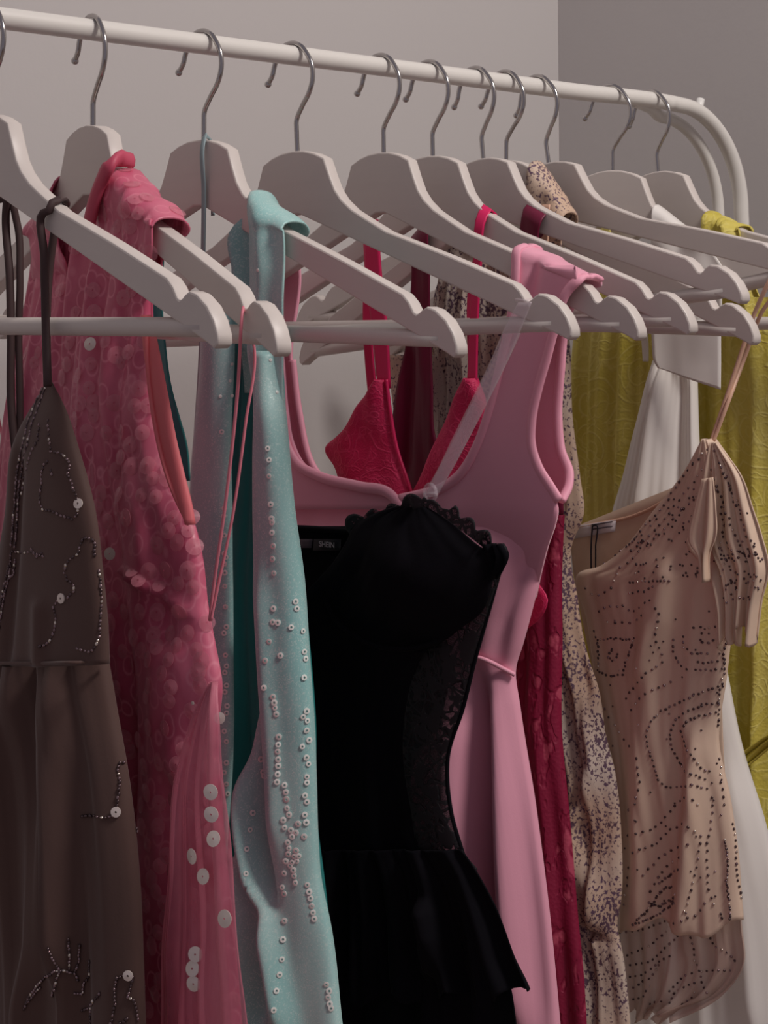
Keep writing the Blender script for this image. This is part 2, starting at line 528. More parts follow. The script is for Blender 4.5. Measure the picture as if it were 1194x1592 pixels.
def grid(rows3, nc, nr, disp, vd=None):
    Q = catmull(rows3, nr)
    S = np.linspace(0, 1, nc)[None, :].repeat(nr, 0)
    T = np.linspace(0, 1, nr)[:, None].repeat(nc, 1)
    P = Q[:, 0][:, None, :] * (1 - S[..., None]) + Q[:, 1][:, None, :] * S[..., None]
    U, V = P[..., 0].copy(), P[..., 1].copy()
    for f in disp:
        P[..., 2] += f(U, V, S, T)
    if vd is not None:
        P[..., 1] += vd(S, T)
    return P
def gfaces(nr, nc, off=0):
    return [(off + i * nc + j, off + i * nc + j + 1, off + (i + 1) * nc + j + 1, off + (i + 1) * nc + j) for i in range(nr - 1) for j in range(nc - 1)]
def solid(o, t=.0012):
    m = o.modifiers.new('thickness', 'SOLIDIFY')
    m.thickness = t
    m.offset = 0
    return o
BV = {}
def sheet(name, g, h, rows, mat, w=0.0, disp=(), nc=36, nr=50, rows3=None, thick=.0010, key=None, vd=None):
    q = rows_px(h, rows, w) if rows3 is None else rows3
    P = L3(grid(q, nc, nr, disp, vd)).reshape(-1, 3)
    me = mesh(name, P, gfaces(nr, nc))
    if key:
        BV.setdefault(key, []).append(me)
    o = link(name, me, mat, g)
    if thick:
        solid(o, thick)
    return o
def tube_cloth(name, g, h, rows, mat, w=0.0, depth=.018, front=(), back=(), nc=60, nr=80, p=4, key=None, top=1.0):
    q = rows_px(h, rows, w)
    A = grid(q, nc, nr, [lambda U, V, S, T: -depth * (top + (1 - top) * sstep(T, 0, .22)) * np.power(np.maximum(1 - np.abs(2 * S - 1) ** p, 0), .5)] + [(lambda f: lambda U, V, S, T: f(U, V, S, T) * np.minimum(1, .15 + 11 * S * (1 - S)))(f) for f in front])
    B = grid(q, nc, nr, [lambda U, V, S, T: .45 * depth * np.power(np.maximum(1 - np.abs(2 * S - 1) ** p, 0), .5)] + [(lambda f: lambda U, V, S, T: .4 * f(U, V, S, T) * np.minimum(1, 8 * S * (1 - S)))(f) for f in back])
    ring = np.concatenate([A, B[:, ::-1][:, 1:-1]], 1)
    m = ring.shape[1]
    F = [(i * m + j, i * m + (j + 1) % m, (i + 1) * m + (j + 1) % m, (i + 1) * m + j) for i in range(nr - 1) for j in range(m)]
    me = mesh(name, L3(ring).reshape(-1, 3), F)
    if key:
        BV.setdefault(key, []).append(me)
    return link(name, me, mat, g)
def saddle(name, g, h, top, front, mat, back=None, rise=.003, bulge_w=.0075, disp=(), nc=22, nr=60, thick=.0012, drop=.12, key=None):
    """cloth lying over a hanger arm: front rows (bottom first), over the arm between pixels top=(xl,yl,xr,yr), down behind"""
    rows = [r for r in rows_px(h, front, -bulge_w)]
    a, b = h.px(top[0], top[1], -bulge_w), h.px(top[2], top[3], -bulge_w)
    va, vb = h.top(a[0]), h.top(b[0])
    for k in range(7):
        an = math.pi * k / 6
        ww = -bulge_w * math.cos(an)
        up = rise + .004 * math.sin(an)
        rows.append((np.array([a[0], va - up + .004, ww]), np.array([b[0], vb - up + .004, ww])))
    if back is None:
        sh = 2.1 * bulge_w
        rows.append((np.array([a[0] - .3 * sh, va + .018, bulge_w]), np.array([b[0] - .8 * sh, vb + .010, bulge_w])))
        rows.append((np.array([a[0] - sh, va + drop * .5, bulge_w]), np.array([b[0] - sh - .014, max(vb + .02, va + drop * .5), bulge_w])))
        rows.append((np.array([a[0] - sh, va + drop, bulge_w]), np.array([b[0] - sh - .018, max(vb + .05, va + drop), bulge_w])))
    else:
        rows += [r for r in rows_px(h, back, bulge_w + .001)]
    return sheet(name, g, h, None, mat, disp=disp, nc=nc, nr=nr, rows3=np.array(rows), thick=thick, key=key)
def over_edge(h, x, y, rise, bw, k0=1, k1=6):
    a = h.px(x, y, -bw)
    va = h.top(a[0])
    return [np.array([a[0], va - rise - .004 * math.sin(math.pi * k / 6) + .004, -bw * 1.04 * math.cos(math.pi * k / 6)]) for k in range(k0, k1)]
def cord(name, g, h, pts, r, mat, w=-.008, n=None, flat=1.0, pre=None, post=None):
    P = [h.px(x, y, (q[0] if q else w)) for x, y, *q in pts]
    if pre is not None: P = pre + P
    if post is not None: P = P + post
    return link(name, tube_mesh(name, L3(np.array(P)), r, 8, n=n or 14 * len(P), flat=flat), mat, g)
def over(h, u, back_v, w=.0075):
    """points that carry a cord up over the arm at u and down behind it"""
    t = h.top(u)
    return [np.array([u, t + .004, -w]), np.array([u, t - .002, -w * .5]), np.array([u, t - .002, w * .5]), np.array([u - .014, t + .006, w]), np.array([u - .0175, t + .016, w]), np.array([u - .018, back_v, w])]
def strap(name, g, h, rows, mat, w=-.008, **k):
    return sheet(name, g, h, rows, mat, w=w, nc=8, nr=40, thick=.0016, **k)
def bvh(key):
    V, F, o = [], [], 0
    for me in BV[key]:
        V += [v.co.copy() for v in me.vertices]
        F += [tuple(i + o for i in p.vertices) for p in me.polygons]
        o = len(V)
    return BVHTree.FromPolygons(V, F)
def cast(bv, h, x, y):
    o, d = h.lray(x, y)
    loc, nrm, _, _ = bv.ray_cast(o, d)
    if loc is None:
        return None
    if nrm.dot(d) > 0:
        nrm = -nrm
    return loc, nrm
def walk(path, step):
    out = []
    acc = 0
    for (x0, y0), (x1, y1) in zip(path, path[1:]):
        L = math.hypot(x1 - x0, y1 - y0)
        while acc < L:
            out.append((x0 + (x1 - x0) * acc / L, y0 + (y1 - y0) * acc / L, math.atan2(y1 - y0, x1 - x0)))
            acc += step
        acc -= L
    return out
OCT = [(1, 0, 0), (0, 1, 0), (0, 0, 1), (-1, 0, 0), (0, -1, 0), (0, 0, -1)]
OCF = [(0, 1, 2), (1, 3, 2), (3, 4, 2), (4, 0, 2), (1, 0, 5), (3, 1, 5), (4, 3, 5), (0, 4, 5)]
def ico():
    bm = bmesh.new()
    bmesh.ops.create_icosphere(bm, subdivisions=1, radius=1)
    V = [tuple(v.co) for v in bm.verts]
    F = [tuple(v.index for v in f.verts) for f in bm.faces]
    bm.free()
    return V, F
ICV, ICF = ico()
def beads(name, g, h, key, spots, r, mat, mats=None):
    """spots: (x, y, angle, length factor, size factor); one joined mesh of tiny beads lying on the cloth"""
    bv = bvh(key)
    V, F, MI = [], [], []
    for x, y, an, lf, sf in spots:
        c = cast(bv, h, x, y)
        if c is None:
            continue
        loc, n = c
        o2, d2 = h.lray(x + 3 * math.cos(an), y + 3 * math.sin(an))
        o1, d1 = h.lray(x, y)
        t = (d2 - d1)
        t = (t - n * t.dot(n)).normalized()
        b = n.cross(t)
        k = len(V)
        rr = r * sf
        for p in ICV:
            V.append(loc + n * rr * .6 + t * p[0] * rr * lf + b * p[1] * rr + n * p[2] * rr)
        F += [tuple(i + k for i in f) for f in ICF]
        MI += [R.choices(range(len(mats or [1])), weights=[m[1] for m in mats] if mats else None)[0]] * len(ICF)
    me = mesh(name, V, F)
    for m, _ in (mats or [(mat, 1)]):
        me.materials.append(M[m])
    me.polygons.foreach_set('material_index', MI)
    o = link(name, me, None, g, smooth=True)
    o['kind'] = 'stuff'
    return o
def disc_mesh(name, r, hole, th, n=16, dome=0.0, mat=None):
    V, F = [], []
    for z in (0, th):
        for k in range(n):
            a = 2 * math.pi * k / n
            V.append((r * math.cos(a), r * math.sin(a), z))
        for k in range(n):
            a = 2 * math.pi * k / n
            V.append((hole * math.cos(a), hole * math.sin(a), z + dome))
    for k in range(n):
        k2 = (k + 1) % n
        F += [(2*n+k, 2*n+k2, 3*n+k2, 3*n+k), (k2, k, n+k, n+k2), (k, k2, 2*n+k2, 2*n+k), (n+k2, n+k, 3*n+k, 3*n+k2)]
    me = mesh(name, V, F)
    if mat:
        me.materials.append(M[mat])
    return me
def place_discs(name, g, h, key, me, spots, tilt=.25, lift=.0006, face=0.0):
    bv = bvh(key)
    n0 = 0
    for s in spots:
        x, y = s[0], s[1]
        c = cast(bv, h, x, y)
        if c is None:
            continue
        loc, n = c
        if face:                      # loose discs dangle out from the folds, roughly in the plane of the skirt
            n = (n * (1 - face) + Vector((-.9, -.35, .2)) * face).normalized()
        n = (n + Vector((R.uniform(-tilt, tilt), R.uniform(-tilt, tilt), R.uniform(-tilt, tilt)))).normalized()
        o = bpy.data.objects.new(name, me)
        COL.objects.link(o)
        o.parent = g
        o.location = loc + c[1] * lift
        o.rotation_euler = n.to_track_quat('Z', 'Y').to_euler()
        if len(s) > 2:
            o.scale = (s[2],) * 3
        n0 += 1
    return n0
def garment(name, i, label, cat):
    h = HG[i]
    o = empty(name, h.loc, (0, 0, h.yaw))
    tag(o, label, cat)
    return o, h

# ---- brown beaded dress (hanger 0)
g, h = garment('beaded_dress', 0, 'dark brown chiffon dress with metal bead embroidery and thin straps at far left', 'dress')
skirt = [(1028, -205, 168), (1060, -208, 174), (1100, -212, 181), (1200, -222, 199), (1300, -235, 212), (1400, -245, 220), (1500, -250, 224), (1620, -255, 228), (1720, -258, 231)]
tube_cloth('skirt', g, h, skirt, 'brown', w=0, depth=.020, nc=90, nr=90, key='brown',
           front=[folds(11, .0030, 3, 1, .2, .9), folds(4, .006, 5, 1, .1, .05), wrinkle(.004, 22, 3),
                  ridge(h, [(125, 1045), (135, 1150), (140, 1300), (138, 1500)], .010, .011), ridge(h, [(60, 1040), (40, 1200), (20, 1500)], .008, .012),
                  ridge(h, [(95, 1040), (88, 1200), (80, 1500)], -.008, .010)],
           back=[folds(8, .004, 4)])
cup = [(588, 73, 76), (612, 62, 89), (640, 47, 102), (700, 26, 122), (800, 16, 148), (900, -4, 160), (970, -16, 166), (1032, -18, 169)]
q = rows_px(h, cup, -.012)
cupd = [lambda U, V, S, T: bulge(.010, 3)(U, V, S, T) * sstep(T, 0, .3), wrinkle(.002, 30, 9), ridge(h, [(80, 700), (75, 850), (60, 1030)], -.005, .006), ridge(h, [(118, 930), (116, 1030)], .004, .006)]
sheet('bodice', g, h, None, 'brown', rows3=q, disp=cupd, key='brown', nr=60)
c0 = h.px(-18, 1000, -.012)[0]
qm = q[:, ::-1].copy()
qm[..., 0] = 2 * c0 - qm[..., 0]
sheet('bodice', g, h, None, 'brown', rows3=qm, disp=[bulge(.010, 3)], nr=40)
sheet('bodice_back', g, h, [(960, -190, 164), (1000, -198, 167), (1034, -205, 169)], 'brown', w=.014, nr=10)
cord('waist_seam', g, h, [(-100, 1029, -.021), (-18, 1031, -.0235), (60, 1031, -.0235), (120, 1030, -.0225), (167, 1029, -.003)], .0009, 'brown')
u1 = h.px(70, 320, -.008)[0]
cord('strap', g, h, [(74, 600, -.016), (71, 500, -.010), (69, 400), (69, 330)], .0023, 'strap_brown', post=over(h, u1 + .002, .30), n=70)
cord('strap', g, h, [(12, 300, .012), (9, 335, .016), (15, 430, .016), (17, 520, .016), (17, 620, .016), (27, 740, .016), (30, 960, .016)], .0024, 'strap_brown')
cord('strap', g, h, [(-6, 311, .013), (14, 310, .016), (26, 345, .02), (31, 430, .02), (29, 520, .02), (31, 620, .02), (30, 740, .02), (34, 960, .018)], .0022, 'strap_brown')
paths = [
 ([(72, 604), (62, 630), (52, 655), (44, 690), (36, 720), (30, 760), (28, 800), (24, 850)], 4.2), ([(66, 606), (56, 630), (45, 656), (37, 690), (29, 722), (25, 760), (22, 800), (18, 850)], 4.2),
 ([(18, 860), (16, 890), (10, 915), (4, 945), (0, 975), (-4, 1000)], 4), ([(14, 880), (9, 905), (3, 930), (-2, 960)], 4), ([(24, 870), (22, 892), (15, 900)], 4),
 ([(62, 660), (60, 685), (50, 703), (40, 735), (34, 770)], 8), ([(75, 655), (77, 680), (79, 700)], 7),
 ([(79, 702), (94, 704), (104, 712), (110, 722), (106, 738), (112, 752), (118, 768), (122, 786), (121, 800), (114, 807), (98, 802), (80, 795), (66, 791), (63, 775), (66, 752), (66, 735), (70, 722), (78, 715)], 6),
 ([(80, 732), (82, 742)], 6),
 ([(20, 857), (36, 859), (50, 858), (62, 862), (72, 866)], 5), ([(50, 854), (58, 866), (66, 860)], 4),
 ([(147, 862), (148, 845), (140, 836), (130, 838), (125, 850), (123, 860), (112, 868), (104, 876), (101, 890), (106, 902), (116, 910), (116, 920), (106, 929)], 6),
 ([(90, 934), (84, 944), (88, 960), (86, 978), (80, 994), (70, 1003), (60, 1006)], 6),
 ([(154, 888), (157, 905), (158, 935), (156, 960), (155, 985), (151, 1000), (146, 1010), (138, 1013), (128, 1010), (121, 1008)], 6),
 ([(204, 1186), (196, 1184), (187, 1186), (183, 1195), (186, 1215), (184, 1240), (182, 1252)], 6), ([(176, 1268), (162, 1271), (150, 1269), (138, 1268), (126, 1269)], 6),
 ([(210, 1268), (211, 1282), (212, 1298)], 5),
 ([(38, 1568), (46, 1550), (58, 1532), (70, 1520), (84, 1510), (98, 1508), (112, 1512)], 4), ([(42, 1560), (54, 1544), (64, 1534)], 4),
 ([(75, 1475), (82, 1492), (92, 1506)], 5), ([(106, 1460), (108, 1485), (108, 1508)], 5), ([(124, 1470), (122, 1495), (116, 1512), (122, 1525)], 5), ([(140, 1495), (140, 1515), (130, 1530), (128, 1545), (112, 1544)], 5),
 ([(92, 1512), (86, 1528), (82, 1548)], 4), ([(156, 1545), (146, 1556), (140, 1566), (126, 1572)], 5), ([(142, 1562), (141, 1600)], 5),
 ([(193, 1516), (182, 1520), (178, 1540), (180, 1560), (176, 1580), (170, 1600)], 6), ([(207, 1520), (204, 1535), (199, 1550), (208, 1554), (212, 1565), (216, 1590)], 6), ([(198, 1584), (184, 1592)], 6)]
sp = []
for p, st in paths:
    for x, y, a in walk(p, st):
        sp.append((x + R.uniform(-.7, .7), y + R.uniform(-.7, .7), a + R.uniform(-.2, .2), R.uniform(1.2, 1.7), R.uniform(.8, 1.1)))
beads('bead_embroidery', g, h, 'brown', sp, .00092, None, mats=[('bead', 4), ('bead_dark', 4), ('bead_bright', 1)])
dm = disc_mesh('button', .0027, .0006, .0007, 18, .0002, 'pearl_disc')
place_discs('button', g, h, 'brown', dm, [(123, 783), (97, 930), (181, 1262), (200, 1516)], .1)

# ---- pink sequin dress (hanger 1)
g, h = garment('sequin_dress', 1, 'rose pink dress covered in large translucent sequins, beside the brown dress', 'dress')
body = [(352, 55, 233), (420, 48, 233), (500, 42, 231), (560, 36, 240), (640, 26, 252), (720, 14, 272), (800, 2, 297), (870, -6, 314), (940, -8, 322), (1010, -12, 335), (1060, -14, 344),
        (1140, -18, 338), (1220, -24, 342), (1330, -28, 351), (1450, -34, 364), (1592, -42, 376), (1720, -46, 386)]
tube_cloth('body', g, h, body, 'pinkseq', depth=.020, nc=100, nr=130, key='pink', top=.2,
           front=[folds(5, .0035, 11, 1, .15, .6), wrinkle(.0040, 34, 5, .22), wrinkle(.0012, 90, 8, .3), ridge(h, [(118, 380), (120, 500), (128, 640), (135, 760)], -.006, .005), ridge(h, [(165, 400), (172, 560), (180, 700)], .005, .007),
                  ridge(h, [(212, 500), (216, 620), (225, 760)], -.006, .005), ridge(h, [(205, 870), (250, 890), (290, 925), (325, 960)], .006, .010, sharp=True),
                  ridge(h, [(240, 1120), (228, 1300), (222, 1592)], -.014, .010), ridge(h, [(300, 1000), (305, 1200)], .006, .012)], back=[folds(4, .004, 12)])
saddle('shoulder', g, h, (168, 244, 236, 318), [(140, 460, 232, 460, -.002), (140, 420, 233, 420, -.008), (375, 141, 233), (345, 142, 234)], 'pinkseq', rise=.006, bulge_w=.011, disp=[wrinkle(.005, 60, 2, .3), wrinkle(.0025, 150, 4, .15)], nc=50, nr=70, key='pink')
saddle('shoulder', g, h, (38, 358, 82, 302), [(48, 440, 110, 440, -.003), (405, 48, 104), (375, 45, 96)], 'pinkseq', rise=.004, bulge_w=.009, disp=[wrinkle(.004, 60, 4, .5)], key='pink')
cord('neck_binding', g, h, [(139, 345, -.016), (147, 312, -.016), (158, 282, -.015), (170, 258, -.0145), (186, 246, -.006), (204, 250, .004)], .0052, 'pink_band', flat=.6)
sheet('armhole_lining', g, h, [(490, 226, 236), (540, 228, 247), (600, 236, 259), (680, 246, 274), (740, 262, 288), (785, 284, 299), (815, 296, 304)], 'salmon_lining', w=-.014, nc=14, nr=40, disp=[bulge(.004, 2)])
cord('armhole_piping', g, h, [(226, 500, -.019), (229, 560, -.019), (238, 640, -.019), (252, 710, -.019), (272, 770, -.018), (294, 815, -.015)], .0014, 'salmon_lining')
sheet('overlay', g, h, [(330, 1060, 338, 1060, -.020), (300, 1110, 337, 1110, -.026), (1200, 272, 340), (1300, 264, 349), (1450, 251, 363), (1592, 246, 375), (1720, 242, 385)], 'pinkover', w=-.028, nc=30, nr=60, disp=[folds(4, .004, 21, 1, .1, .5), wrinkle(.003, 50, 3)], key='pinkov')
cord('hanging_loop', g, h, [(379, 474, -.003), (377, 486), (370, 600), (352, 770), (330, 930), (326, 965)], .0009, 'pink_cord', w=-.0065)
cord('hanging_loop', g, h, [(381, 474, .003), (396, 550, .008), (383, 650, .004), (362, 800, 0), (335, 930, -.005), (328, 965, -.0065)], .0008, 'pink_cord')
cord('hanging_loop', g, h, [(-42, 466), (-20, 560), (-4, 640), (10, 720), (14, 768)], .0009, 'pink_cord', w=-.0065)
pm = disc_mesh('sequin', .0047, .0005, .00025, 14, .0008, 'paillette')
sp = []
yy = 268
while yy < 1585:
    xx = 10 + (int(yy / 17) % 2) * 14
    while xx < 372:
        x, y = xx + R.uniform(-6, 6), yy + R.uniform(-5, 5)
        brown_r = np.interp(y, [590, 640, 700, 800, 900, 1030, 1200, 1400, 1592], [0, 100, 122, 148, 160, 168, 198, 220, 226]) if y > 590 else 0
        if x > brown_r - 8 and R.random() < .56:
            sp.append((x, y, R.uniform(.85, 1.15)))
        xx += 28
    yy += 20
R.shuffle(sp)
place_discs('sequin', g, h, 'pink', pm, sp[:285], .10, .0008)
BV['pinkall'] = BV['pink'] + BV['pinkov']
bm_ = disc_mesh('loose_sequin', .0040, .0005, .0003, 18, .0003, 'pearl_disc')
place_discs('loose_sequin', g, h, 'pinkall', bm_, [(148, 538), (331, 1228), (332, 1262), (336, 1300), (317, 1327), (324, 1356), (357, 1424, 1.1), (307, 1478), (303, 1500), (305, 1523), (341, 1108, .8), (310, 1088, .25), (183, 860, .9)], .2, .0065, .75)

# ---- teal sequin dress (hanger 2)
g, h = garment('sequin_dress', 2, 'pale teal glitter dress with small white ring sequins, next to the black slip', 'dress')
saddle('shoulder', g, h, (377, 270, 438, 340), [(640, 399, 441), (590, 388, 441), (545, 368, 441), (480, 355, 441), (420, 356, 441), (360, 356, 440)], 'teal', rise=.006, bulge_w=.011, nc=30, nr=80, key='teal',
       disp=[ridge(h, [(392, 300), (390, 400), (392, 500), (398, 640)], -.012, .006), ridge(h, [(425, 320), (430, 420), (418, 560)], .005, .006), wrinkle(.003, 60, 6, .4)])
right = [(414, 545, 440, 545, -.004), (413, 590, 441, 590, -.007), (412, 640, 444, 640, -.011), (700, 409, 449), (800, 407, 458), (900, 409, 471), (1000, 409, 481), (1100, 406, 488), (1200, 398, 491), (1300, 384, 494), (1360, 376, 497), (1450, 368, 512), (1592, 366, 531), (1720, 364, 546)]
sheet('front_panel', g, h, right, 'teal', w=-.012, nc=60, nr=110, key='teal',
      disp=[bulge(.014, 3), ridge(h, [(405, 650), (408, 900), (402, 1100), (392, 1300)], .006, .007), ridge(h, [(432, 960), (440, 1100), (448, 1250), (468, 1400)], -.014, .006),
            ridge(h, [(455, 900), (470, 1100), (478, 1300)], .005, .007), ridge(h, [(408, 1140), (425, 1250), (446, 1350), (468, 1400), (500, 1592)], .013, .006), ridge(h, [(420, 1330), (440, 1450), (445, 1592)], -.012, .008), ridge(h, [(395, 1300), (420, 1400), (430, 1592)], .008, .006), wrinkle(.003, 40, 6, .3)])
left = [(475, 321, 362), (545, 318, 363), (620, 313, 361), (700, 307, 360), (800, 303, 362), (900, 300, 363), (1000, 298, 365), (1100, 296, 366), (1200, 292, 362), (1300, 286, 353), (1400, 282, 346), (1592, 276, 342), (1720, 274, 342)]
sheet('front_panel', g, h, left, 'teal', w=-.014, nc=40, nr=90, key='teal', disp=[bulge(.010, 2), wrinkle(.003, 40, 2, .3)])
sheet('back_panel', g, h, [(500, 352, 440), (600, 345, 441), (700, 332, 447), (800, 318, 456), (900, 300, 470), (1100, 290, 486), (1300, 282, 492), (1450, 276, 510), (1592, 270, 529), (1720, 268, 545)], 'teal_shaded', w=.018, nc=40, nr=60, disp=[folds(4, .005, 31), wrinkle(.003, 40, 7)])
saddle('shoulder', g, h, (212, 332, 233, 306), [(748, 283, 293), (690, 262, 287), (640, 248, 278), (560, 238, 262), (470, 235, 250), (380, 233, 252)], 'teal_shaded', rise=.002, bulge_w=.0075, nc=14, nr=60, disp=[wrinkle(.003, 60, 3)])
cord('hanging_loop', g, h, [(326, 216, .002), (319, 211, -.0035), (316, 222, -.0065), (317, 300), (316, 385), (315, 480), (312, 560), (303, 700)], .0021, 'grey_teal_ribbon', w=-.0068, flat=.45)
cord('hanging_loop', g, h, [(326, 216, .002), (330, 250, .0066), (331, 335, .0066)], .0018, 'grey_teal_ribbon', flat=.45)
rm = disc_mesh('ring_sequin', .0022, .00085, .0004, 14, .0002, 'ring_sequin')
rs = [(345, 671), (349, 790), (348, 802), (349, 832), (351, 866), (349, 876), (350, 911), (351, 943), (352, 974), (349, 984), (351, 1018), (352, 1035), (350, 1045), (353, 1097), (352, 1108), (349, 1136), (352, 1152), (352, 1185), (349, 1200), (352, 1218), (353, 1233), (348, 1250),
      (417, 697), (419, 740), (422, 784), (423, 806), (424, 828), (426, 849), (425, 869), (427, 891), (459, 935), (461, 946), (426, 946), (425, 967), (433, 968), (453, 975), (470, 981), (419, 997), (437, 1019), (413, 1027), (472, 1013), (474, 1024), (472, 1053), (411, 1069), (425, 1083), (427, 1092),
      (476, 1105), (471, 1114), (477, 1120), (476, 1135), (433, 1157), (432, 1168), (433, 1180), (433, 1190), (476, 1177), (479, 1187), (432, 1203), (477, 1207), (477, 1216), (443, 1220), (445, 1231), (446, 1242), (474, 1236), (477, 1246), (447, 1256), (441, 1274), (443, 1286), (474, 1266), (450, 1266), (453, 1290), (461, 1294), (476, 1278),
      (448, 1309), (450, 1318), (445, 1338), (455, 1340), (462, 1338), (449, 1327), (458, 1331), (443, 1357), (457, 1352), (458, 1361), (460, 1372), (440, 1379), (443, 1389), (452, 1345), (465, 1330), (461, 1322), (478, 1375), (481, 1386), (483, 1396), (485, 1408), (489, 1428), (487, 1418), (443, 1431), (438, 1491), (429, 1540), (425, 1570), (511, 1550), (513, 1560), (515, 1567), (508, 1530), (512, 1540),
      (408, 1200), (410, 1206), (392, 1264), (388, 1290), (383, 1320), (382, 1358), (440, 1460), (434, 1515), (419, 715), (424, 812), (350, 890), (349, 860), (405, 1180), (480, 1150), (470, 1160), (473, 1300), (464, 1280), (455, 1300), (352, 1065), (350, 1075), (428, 1100), (430, 1110), (434, 1145), (431, 1215)]
place_discs('ring_sequin', g, h, 'teal', rm, [(x, y, R.uniform(.72, .88)) for x, y in rs], .15, .0008)
sm = disc_mesh('ring_sequin', .0011, .0002, .0003, 10, .0002, 'ring_sequin')
place_discs('ring_sequin', g, h, 'teal', sm, [(354, 499), (360, 566), (357, 592), (343, 616), (360, 615), (420, 560), (430, 610), (402, 420), (411, 470)], .2, .0006)

# ---- black lace slip (hanger 3)
g, h = garment('lace_slip', 3, 'black slip dress with scalloped lace cups, sheer lace side and ruffled hem', 'slip dress')
main = [(786, 628, 676), (800, 590, 700), (818, 566, 726), (840, 558, 752), (870, 540, 784), (900, 512, 780), (950, 466, 762), (985, 440, 712), (1020, 436, 662), (1100, 430, 634), (1180, 426, 630), (1260, 424, 642), (1320, 420, 656), (1350, 414, 735)]
sheet('bodice', g, h, main, 'black', w=-.010, nc=70, nr=110, key='black', disp=[bumpf(h, 655, 890, 120, 100, .026, -.01), bumpf(h, 420, 900, 100, 100, .02, -.01), folds(3, .002, 41), wrinkle(.002, 40, 3),
      ridge(h, [(700, 1010), (640, 1004)], .003, .004)])
cord('underwire', g, h, [(498, 905, -.022), (520, 960, -.021), (575, 1000, -.022), (640, 1008, -.021), (700, 985, -.018), (745, 930, -.013), (772, 880, -.011)], .0016, 'black')
sheet('lace_panel', g, h, [(885, 740, 781), (920, 728, 770), (960, 712, 758), (1020, 654, 740), (1100, 632, 720), (1180, 628, 696), (1260, 640, 701), (1320, 654, 719), (1352, 720, 742)], 'black_lace', w=-.010, nc=24, nr=70, disp=[bulge(.003, 2)])
cord('side_seam', g, h, [(780, 878), (757, 960), (740, 1020), (720, 1100), (696, 1180), (701, 1260), (722, 1335)], .0013, 'black', w=-.010)
sheet('back', g, h, [(818, 420, 545), (840, 420, 560), (900, 420, 600), (1000, 420, 690), (1100, 425, 690), (1200, 425, 640), (1330, 420, 650)], 'black', w=.012, nc=24, nr=50)
cord('back_band', g, h, [(420, 819, .011), (470, 821, .011), (548, 826, .008)], .0020, 'black')
ruf = [(1322, 414, 716), (1350, 408, 738), (1400, 398, 764), (1450, 390, 783), (1500, 382, 799), (1550, 376, 819)]
sheet('ruffle', g, h, ruf, 'black', w=-.016, nc=90, nr=50, vd=hem(5, .004, 2, .7), disp=[folds(7, .010, 44, .8, .1, .15), wrinkle(.004, 40, 9), ridge(h, [(690, 1390), (700, 1440), (690, 1500)], .012, .008)])
sheet('ruffle', g, h, [(1470, 384, 770), (1530, 376, 790), (1592, 370, 800), (1720, 362, 812)], 'black', w=-.008, nc=80, nr=40, disp=[folds(6, .008, 45, .8, .1, .2)])
sheet('ruffle', g, h, [(1330, 414, 718), (1450, 392, 775), (1592, 372, 802), (1720, 364, 806)], 'black', w=.012, nc=60, nr=40, disp=[folds(6, .006, 46, .8, .1, .2)])
# scalloped lace edging
edge = catmull(np.array([(540, 826), (556, 812), (590, 806), (618, 796), (640, 784), (665, 781), (690, 794), (722, 818), (748, 838), (770, 856), (783, 872)], float), 80)
V, F = [], []
acc = 0
for k, (x, y) in enumerate(edge):
    tx, ty = edge[min(k + 1, 79)] - edge[max(k - 1, 0)]
    L = math.hypot(tx, ty); nx, ny = ty / L, -tx / L
    sc = 4 + 13 * abs(math.sin(k / 79 * math.pi * 9))
    if 36 < k < 48: sc *= .35
    zc = -.026 if 30 < k < 66 else -.016
    for m in range(6):
        a = -8 + (sc + 8) * m / 5
        V.append(L3(h.px(x + nx * a, y + ny * a, zc)))
for k in range(79):
    for m in range(5):
        F.append((k * 6 + m, k * 6 + m + 1, (k + 1) * 6 + m + 1, (k + 1) * 6 + m))
solid(link('lace_trim', mesh('lace_trim', V, F), 'black_lace_trim', g), .0006)
sheet('bow', g, h, [(846, 748, 778), (862, 752, 786), (880, 758, 783), (900, 756, 772)], 'black', w=-.018, nc=12, nr=16, disp=[folds(2, .004, 3, 1, .2, .9)])
strap('clear_strap', g, h, [(470, 806, 826), (500, 790, 814), (560, 764, 789), (620, 735, 760), (680, 705, 729), (720, 686, 708), (768, 660, 679)], 'clear', w=-.012)
strap('clear_strap', g, h, [(800, 466, 822, 470, -.006), (804, 462, 826, 466, 0.0), (806, 466, 828, 470, .007), (786, 520, 808, 520, .007), (748, 600, 769, 600, .003), (698, 700, 718, 700, -.006), (664, 766, 682, 766, -.011)], 'clear')
rg = []
cpt = h.px(669, 766, -.016)
for k in range(15):
    a = 2 * math.pi * k / 14
    rg.append(cpt + np.array([.0046 * math.cos(a), .0052 * math.sin(a), 0]))
link('strap_ring', tube_mesh('strap_ring', L3(np.array(rg)), .0011, 8, n=40), 'white_plastic', g).data.materials[0] = M['clear']
cord('strap_slider', g, h, [(660, 770, -.016), (679, 768, -.016)], .0016, 'clear')
lb = sheet('brand_label', g, h, [(838, 488, 530), (856, 487, 529)], 'label_black', w=.0095, nc=4, nr=4, thick=.0004)
